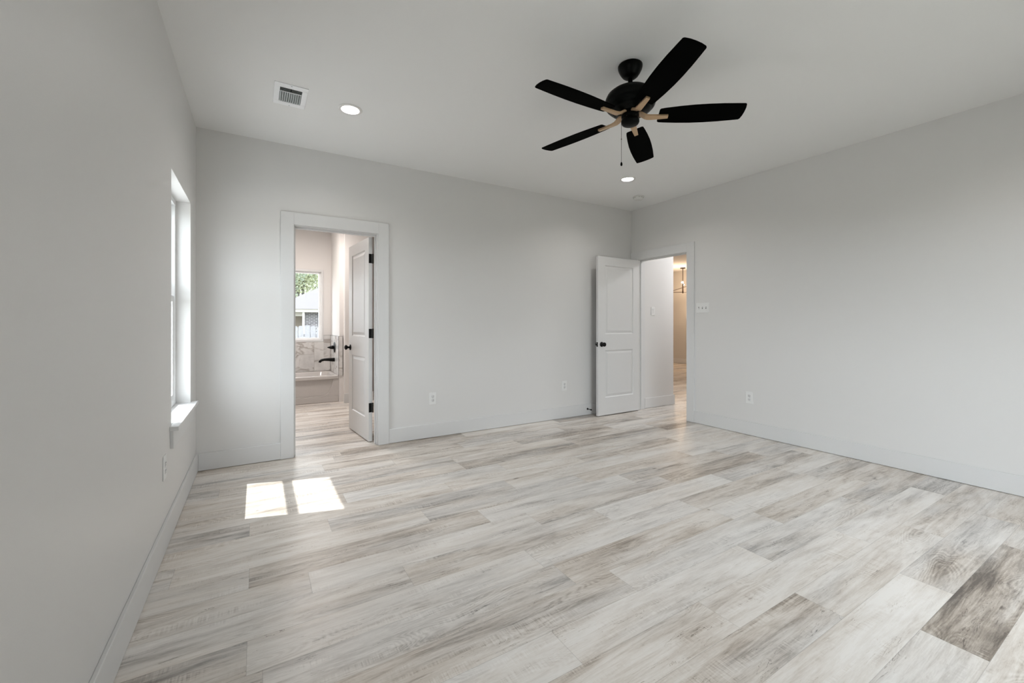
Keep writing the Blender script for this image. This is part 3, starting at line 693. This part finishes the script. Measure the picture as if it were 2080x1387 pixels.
for xa, xb, zs in ((0.0, 0.605, (0, 0.279, 0.587)), (0.605, 1.218, (0, 0.279, 0.587)), (1.218, 1.464, (0, 0.587))):
    for za, zb in zip(zs, zs[1:]):
        lo, hi = (xa, xb)
        if zb > BZ0-0.034-th and lo < BX1+0.034:      # tiles stop at the window casing
            zc = BZ0-0.036-th
            xe = BX1+0.036
            if zc > za: rects.append((lo+g, yb0, za+g, xe if hi > xe else hi-g, yb1, zc))
            if hi > xe: rects.append((xe, yb0, za+g, hi-g, yb1, zt))
            if lo < BX0-0.036 and zb > 0.3: rects.append((lo+g, yb0, max(za, zc)+g, BX0-0.036, yb1, zt))
        else: rects.append((lo+g, yb0, za+g, hi-g, yb1, zb-g))
tiles('back_tiles', rects, 'y')
tiles('side_tiles', [(1.466, -0.415, 0.003, 1.4765, -0.002, zt), (1.466, -0.835, 0.003, 1.4765, -0.418, zt), (1.466, -0.842, 0.003-0.0, 1.520, -0.831, zt)], 'x')
bm = B()
for r in ((1.464, -0.842, zt, 1.520, -0.829, zt+0.004), (1.463, -0.845, 0.002, 1.466, -0.830, zt+0.004), (1.520, -0.845, 0.002, 1.523, -0.830, zt+0.004), (1.464, -0.83, zt, 1.477, 0, zt+0.003), (BX1+0.036, -0.013, zt, 1.466, 0, zt+0.003)): box(bm, *r)
obj('edge_strip', bm, 'plate_dark', ts)
# spout and valve on the side wall
sp = empty('tub_spout', (1.466, 2.98, 0.610)); tag(sp, 'black tub spout projecting over the bathtub end', 'tub spout')
bm = B(); sect = [(0, 0, 0.034, 0.031), (-0.03, 0.0, 0.032, 0.029), (-0.09, 0.005, 0.029, 0.024), (-0.15, 0.006, 0.027, 0.020), (-0.185, 0.0, 0.026, 0.020), (-0.206, -0.014, 0.025, 0.020), (-0.216, -0.036, 0.024, 0.018)]
rings = []
for i, (x, z, a, b_) in enumerate(sect):
    n = 20; tl = [0, 0, 0, 0.0, 0.35, 0.9, 1.35][i]
    rings.append([bm.verts.new((x-b_*sin(2*pi*k/n)*sin(tl), a*0.72*cos(2*pi*k/n), z+b_*sin(2*pi*k/n)*cos(tl))) for k in range(n)])
for a, b_ in zip(rings, rings[1:]):
    for k in range(20): f = bm.faces.new((a[k], a[(k+1) % 20], b_[(k+1) % 20], b_[k])); f.smooth = True
bm.faces.new(rings[0]); bm.faces.new(rings[-1]); obj('spout_body', bm, 'black', sp)
vv = empty('shower_valve', (1.466, 2.98, 0.805)); tag(vv, 'black round valve plate with lever above the tub spout', 'shower valve')
bm = B(); lathe(bm, [(0.082, 0), (0.084, 0.004), (0.080, 0.009), (0.040, 0.012), (0.032, 0.018), (0, 0.018)], axis=(-1, 0, 0), seg=40); obj('escutcheon', bm, 'black', vv)
bm = B(); lathe(bm, [(0.030, 0.016), (0.029, 0.040), (0.024, 0.062), (0.014, 0.085), (0.004, 0.108), (0, 0.110)], axis=(-1, 0, 0), seg=28); obj('handle', bm, 'black', vv)
# vanity behind the door
vn = empty('vanity_cabinet', (1.98, 0.43, 0)); tag(vn, 'white vanity cabinet glimpsed behind the open bathroom door', 'vanity')
bm = B(); box(bm, -0.36, -0.285, 0.09, 0.44, 0.25, 0.775); box(bm, -0.33, -0.285, 0.003, 0.44, 0.19, 0.09, 0); obj('cabinet_body', bm, 'cabinet', vn, bevel=0.002)
for s in (0, 1):
    bm = B(); box(bm, -0.34+s*0.40, 0.25, 0.12, 0.035+s*0.40, 0.268, 0.745, bev=0.003); dd = obj('cabinet_door', bm, 'cabinet', vn)
    bm = B(); tube(bm, (0.0+s*0.10, 0.268, 0.60), (0.0+s*0.10, 0.290, 0.60), 0.008); obj('cabinet_knob', bm, 'black', dd)
bm = B(); box(bm, -0.375, -0.285, 0.775, 0.455, 0.285, 0.80, bev=0.004); obj('counter_top', bm, 'counter', vn)
# unseen bathroom ceiling light, added to light the room
bl = empty('unseen_ceiling_light', (0.85, 1.95, H)); tag(bl, 'unseen flush ceiling light added inside the bathroom', 'ceiling light')
bm = B(); lathe(bm, [(0.15, 0), (0.15, -0.02), (0.14, -0.025)], seg=40); obj('light_base', bm, 'can_trim', bl)
bm = B(); lathe(bm, [(0.14, -0.025), (0.125, -0.055), (0.08, -0.075), (0, -0.082)], seg=40); obj('light_shade', bm, mat('bath_lamp_glass', (0.9, 0.88, 0.84), 0.5, emit=((1.0, 0.87, 0.76), 4.0)), bl)
lamp('bath_lamp', 'AREA', (0.85, 1.95, H-0.09), BATH_W, (1.0, 0.92, 0.87), 0.28)

# ------------------------------------------------------------------ hall and dining room beyond the right doorway
HX = 5.632; FX = 11.22
wall('wall_hall', [(W+T, -0.104, 0, HX, 0.02, H), (HX-0.125, 0.02, 0, HX, 6.6, H)], 'wall')
wall('wall_dining_far', [(FX, -1.3, 0, FX+0.12, 6.6, H)], 'dine_wall')
wall('wall_dining_side', [(W+T, -1.32, 0, FX, -1.20, H)], 'dine_wall')
wall('wall_dining_end', [(HX, 6.5, 0, FX, 6.62, H)], 'dine_wall')
bm = B(); box(bm, W+T, -1.32, H, FX+0.12, 6.62, H+0.12); struct(obj('ceiling_hall', bm, 'ceiling'))
baseb('baseboard_hall', [(W+T+CT, -0.104-BT, 0.003, HX+BT, -0.104, BH), (HX, -0.104, 0.003, HX+BT, 6.5, BH)])
baseb('baseboard_dining', [(FX-BT, -1.2, 0.003, FX, 6.5, BH), (W+T+CT, -1.2, 0.003, FX-BT, -1.2+BT, BH)])
ch = empty('chandelier', (10.62, 3.48, H)); tag(ch, 'dark bronze rod chandelier with bare globe bulbs in the far dining room', 'chandelier')
bm = B(); lathe(bm, [(0.070, 0), (0.070, -0.022), (0.062, -0.026), (0, -0.027)], seg=32); obj('canopy', bm, 'chand', ch)
bm = B(); tube(bm, (0, 0, -0.026), (0, 0, -0.47), 0.0095); tube(bm, (0, 0, -0.45), (0, 0, -0.715), 0.017); obj('stem', bm, 'chand', ch)
rv = Vector((cos(R(31.1)), -sin(R(31.1)), 0)); fv = Vector((sin(R(31.1)), cos(R(31.1)), 0))
for ang, z, dz, L_ in ((-8, -0.684, 0.0, 0.46), (-14, -0.557, 0.125, 0.40), (66.5, -0.443, 0.0, 0.30)):
    d = rv*cos(R(ang))+fv*sin(R(ang)); a = Vector((0, 0, z-dz))-d*L_; b = Vector((0, 0, z+dz))+d*L_
    bm = B(); tube(bm, a, b, 0.0080, seg=10)
    for e, s in ((a, -1), (b, 1)): tube(bm, e, e+d*s*0.05+Vector((0, 0, 0.0)), 0.013, seg=12)
    ar = obj('arm', bm, 'chand', ch)
    for e, s in ((a, -1), (b, 1)):
        c = e+d*s*0.075
        bm = B(); bmesh.ops.create_icosphere(bm, subdivisions=3, radius=0.030, matrix=Matrix.Translation(c))
        for f in bm.faces: f.smooth = True
        obj('bulb', bm, 'bulb', ar)
for s in (-1, 1): lamp('chandelier_lamp', 'POINT', (10.35+s*0.30, 3.30-s*0.25, H-0.55), DINE_W, (1.0, 0.71, 0.47), 0.08)

hl = copy_tree(bl); hl.location = (6.30, -0.90, H); hl['label'] = 'unseen flush ceiling light added inside the hall'
lamp('hall_fill_lamp', 'AREA', (6.30, -0.90, H-0.09), 28.0, (0.97, 0.98, 1.0), 0.28)  # added lamp, brightens the hall wall

# ------------------------------------------------------------------ outside
GZ = -0.70
bm = B(); box(bm, -60, -60, GZ-0.2, 80, 90, GZ); gr = obj('ground', bm, 'grass'); struct(gr, 'lawn outside the windows')
M['concrete'] = mat('bounce_slab_concrete', (0.66, 0.65, 0.64), 0.9, bump=(6, 0.3, 0.08))
bm = B(); box(bm, -6.5, -6.5, GZ, -0.16, 3.0, GZ+0.08)  # unseen pale slab, added as a reflector below the left windows
struct(obj('bounce_slab', bm, 'concrete'), 'unseen concrete slab added to bounce daylight into the left windows')
bm = B(); box(bm, -0.6, 3.58, 2.68, 5.0, 4.08, 2.71); box(bm, -0.6, 4.05, 2.68, 5.0, 4.08, 2.86); box(bm, -0.6, 3.58, 2.83, 5.0, 4.08, 2.86)  # added eave, blocks direct sun at the bathroom window
struct(obj('trim_4', bm, 'fascia'), 'unseen roof eave added to keep sun out of the bathroom window')
# picket fence seen through the bathroom window
fe = empty('privacy_fence', (1.5, 9.2, GZ)); tag(fe, 'weathered pale wooden privacy fence outside the bathroom window', 'fence')
rnd = random.Random(8); bm = B(); x = -3.0
while x < 4.0:
    w = 0.135+rnd.uniform(-0.006, 0.006); h = 1.80+rnd.uniform(-0.025, 0.03); lean = rnd.uniform(-0.008, 0.008); y = rnd.uniform(-0.003, 0.003)
    prism(bm, [(x, 0.03), (x+w, 0.03), (x+w+lean, h-0.035), (x+w-0.03+lean, h), (x+0.03+lean, h), (x+lean, h-0.035)], y, y+0.016, fn=lambda a, b, c: (a, c, b))
    x += w+rnd.choice([0.010, 0.014, 0.022, 0.03])
obj('pickets', bm, 'fence', fe)
bm = B()
for z in (0.3, 0.9, 1.5): box(bm, -3.0, 0.02, z, 4.0, 0.058, z+0.085)
obj('rails', bm, 'fence', fe)
for px_ in (-2.4, 0.0, 2.4):
    bm = B(); box(bm, px_-0.045, 0.058, 0.0, px_+0.045, 0.148, 1.74); obj('post', bm, 'fence', fe)
# neighbour's house
HY = 20.2; EZ = 1.93-GZ
ho = empty('neighbour_house', (2.55, HY, GZ)); tag(ho, 'grey brick house with pale hipped roof beyond the fence', 'house')
bm = B(); box(bm, 0.0, 0, 0, 9.0, 9.0, EZ-0.16); obj('brick_wall', bm, 'brick', ho)
bm = B(); box(bm, -1.25, 1.6, 0, 0.0, 9.0, EZ-0.16); obj('porch_wall', bm, 'siding', ho)
for px_ in (-1.15,):
    bm = B(); box(bm, px_-0.06, 0.05, 0, px_+0.06, 0.17, EZ-0.28); obj('porch_post', bm, 'fascia', ho)
bm = B(); box(bm, -1.25, 0.0, EZ-0.36, 0.0, 0.2, EZ-0.16); obj('porch_beam', bm, 'fascia', ho)
bm = B(); box(bm, -1.58, -0.45, EZ-0.16, 9.4, -0.42, EZ+0.02); box(bm, -1.58, -0.42, EZ-0.16, 9.4, 9.4, EZ-0.13); box(bm, -1.58, -0.42, EZ-0.16, -1.55, 9.4, EZ+0.02); obj('eave', bm, 'fascia', ho)
bm = B(); box(bm, -0.12, -0.09, 0, -0.02, -0.01, EZ-0.16); obj('downspout', bm, 'vinyl', ho)
bm = B(); e = [(-1.60, -0.5, EZ), (9.45, -0.5, EZ), (9.45, 9.45, EZ), (-1.60, 9.45, EZ), (3.37, 4.47, EZ+2.61), (4.48, 4.47, EZ+2.61)]
v = [bm.verts.new(p) for p in e]
for f in ((0, 1, 5, 4), (1, 2, 5), (2, 3, 4, 5), (3, 0, 4), (3, 2, 1, 0)): bm.faces.new([v[i] for i in f])
obj('hip_roof', bm, 'roof', ho)
def branchy(bm, p, d, r, L, depth, rnd, tips):
    q = p+d*L; tube(bm, p, q, r, r*0.65, 7, cap=False); tips.append(q)
    if depth == 0: return
    for _ in range(rnd.choice([2, 3])):
        nd = (d+Vector((rnd.uniform(-.7, .7), rnd.uniform(-.7, .7), rnd.uniform(-.15, .45)))).normalized()
        branchy(bm, p+d*L*rnd.uniform(.6, 1), nd, r*0.6, L*rnd.uniform(.62, .82), depth-1, rnd, tips)
def tree(loc, h, seed, leaf, label, nl=2600, spread=0.9, ls=0.12):
    rnd = random.Random(seed); r = empty('tree', loc); tag(r, label, 'tree', 'trees behind the house')
    bm = B(); tips = []; branchy(bm, Vector((0, 0, 0)), Vector((rnd.uniform(-.06, .06), 0, 1)).normalized(), h*0.022, h*0.34, 4, rnd, tips); obj('trunk', bm, 'bark', r)
    bm = B(); tp = [t for t in tips if t.z > h*0.3]
    for _ in range(nl):
        c = rnd.choice(tp)+Vector((rnd.gauss(0, spread), rnd.gauss(0, spread), rnd.gauss(0, spread*0.8))); u = Vector((rnd.gauss(0, 1), rnd.gauss(0, 1), rnd.gauss(0, 1))).normalized(); a, b = frame_of(u); s = ls*rnd.uniform(.6, 1.4)
        bm.faces.new([bm.verts.new(c+a*s), bm.verts.new(c+b*s*0.6), bm.verts.new(c-a*s), bm.verts.new(c-b*s*0.6)])
    obj('crown', bm, leaf, r)
tree((2.6, 31.5, GZ), 9.5, 1, 'leaf_b', 'darker green tree left of the roof slope', 8500, 0.8, 0.09)
tree((7.8, 38.5, GZ), 11.0, 2, 'leaf_a', 'bright yellow-green tree rising above the roof slope', 8500, 0.8, 0.09)
tree((4.7, 46.0, GZ), 12.0, 3, 'leaf_a', 'thin-trunked yellow-green tree behind the house', 8500, 0.95, 0.11)
tree((5.6, 60.0, GZ), 14.0, 4, 'leaf_b', 'tall green tree farthest back behind the house', 8500, 1.2, 0.14)
sb = empty('bare_shrub', (2.42, 14.2, GZ)); tag(sb, 'pale bare-branched shrub in front of the brick house', 'shrub')
rnd = random.Random(21); bm = B(); tp = []
for k in range(6): branchy(bm, Vector((rnd.uniform(-.1, .1), rnd.uniform(-.1, .1), 0)), Vector((rnd.uniform(-.35, .35), rnd.uniform(-.3, .3), 1)).normalized(), 0.022, 0.85, 3, rnd, tp)
obj('branches', bm, 'palebark', sb)
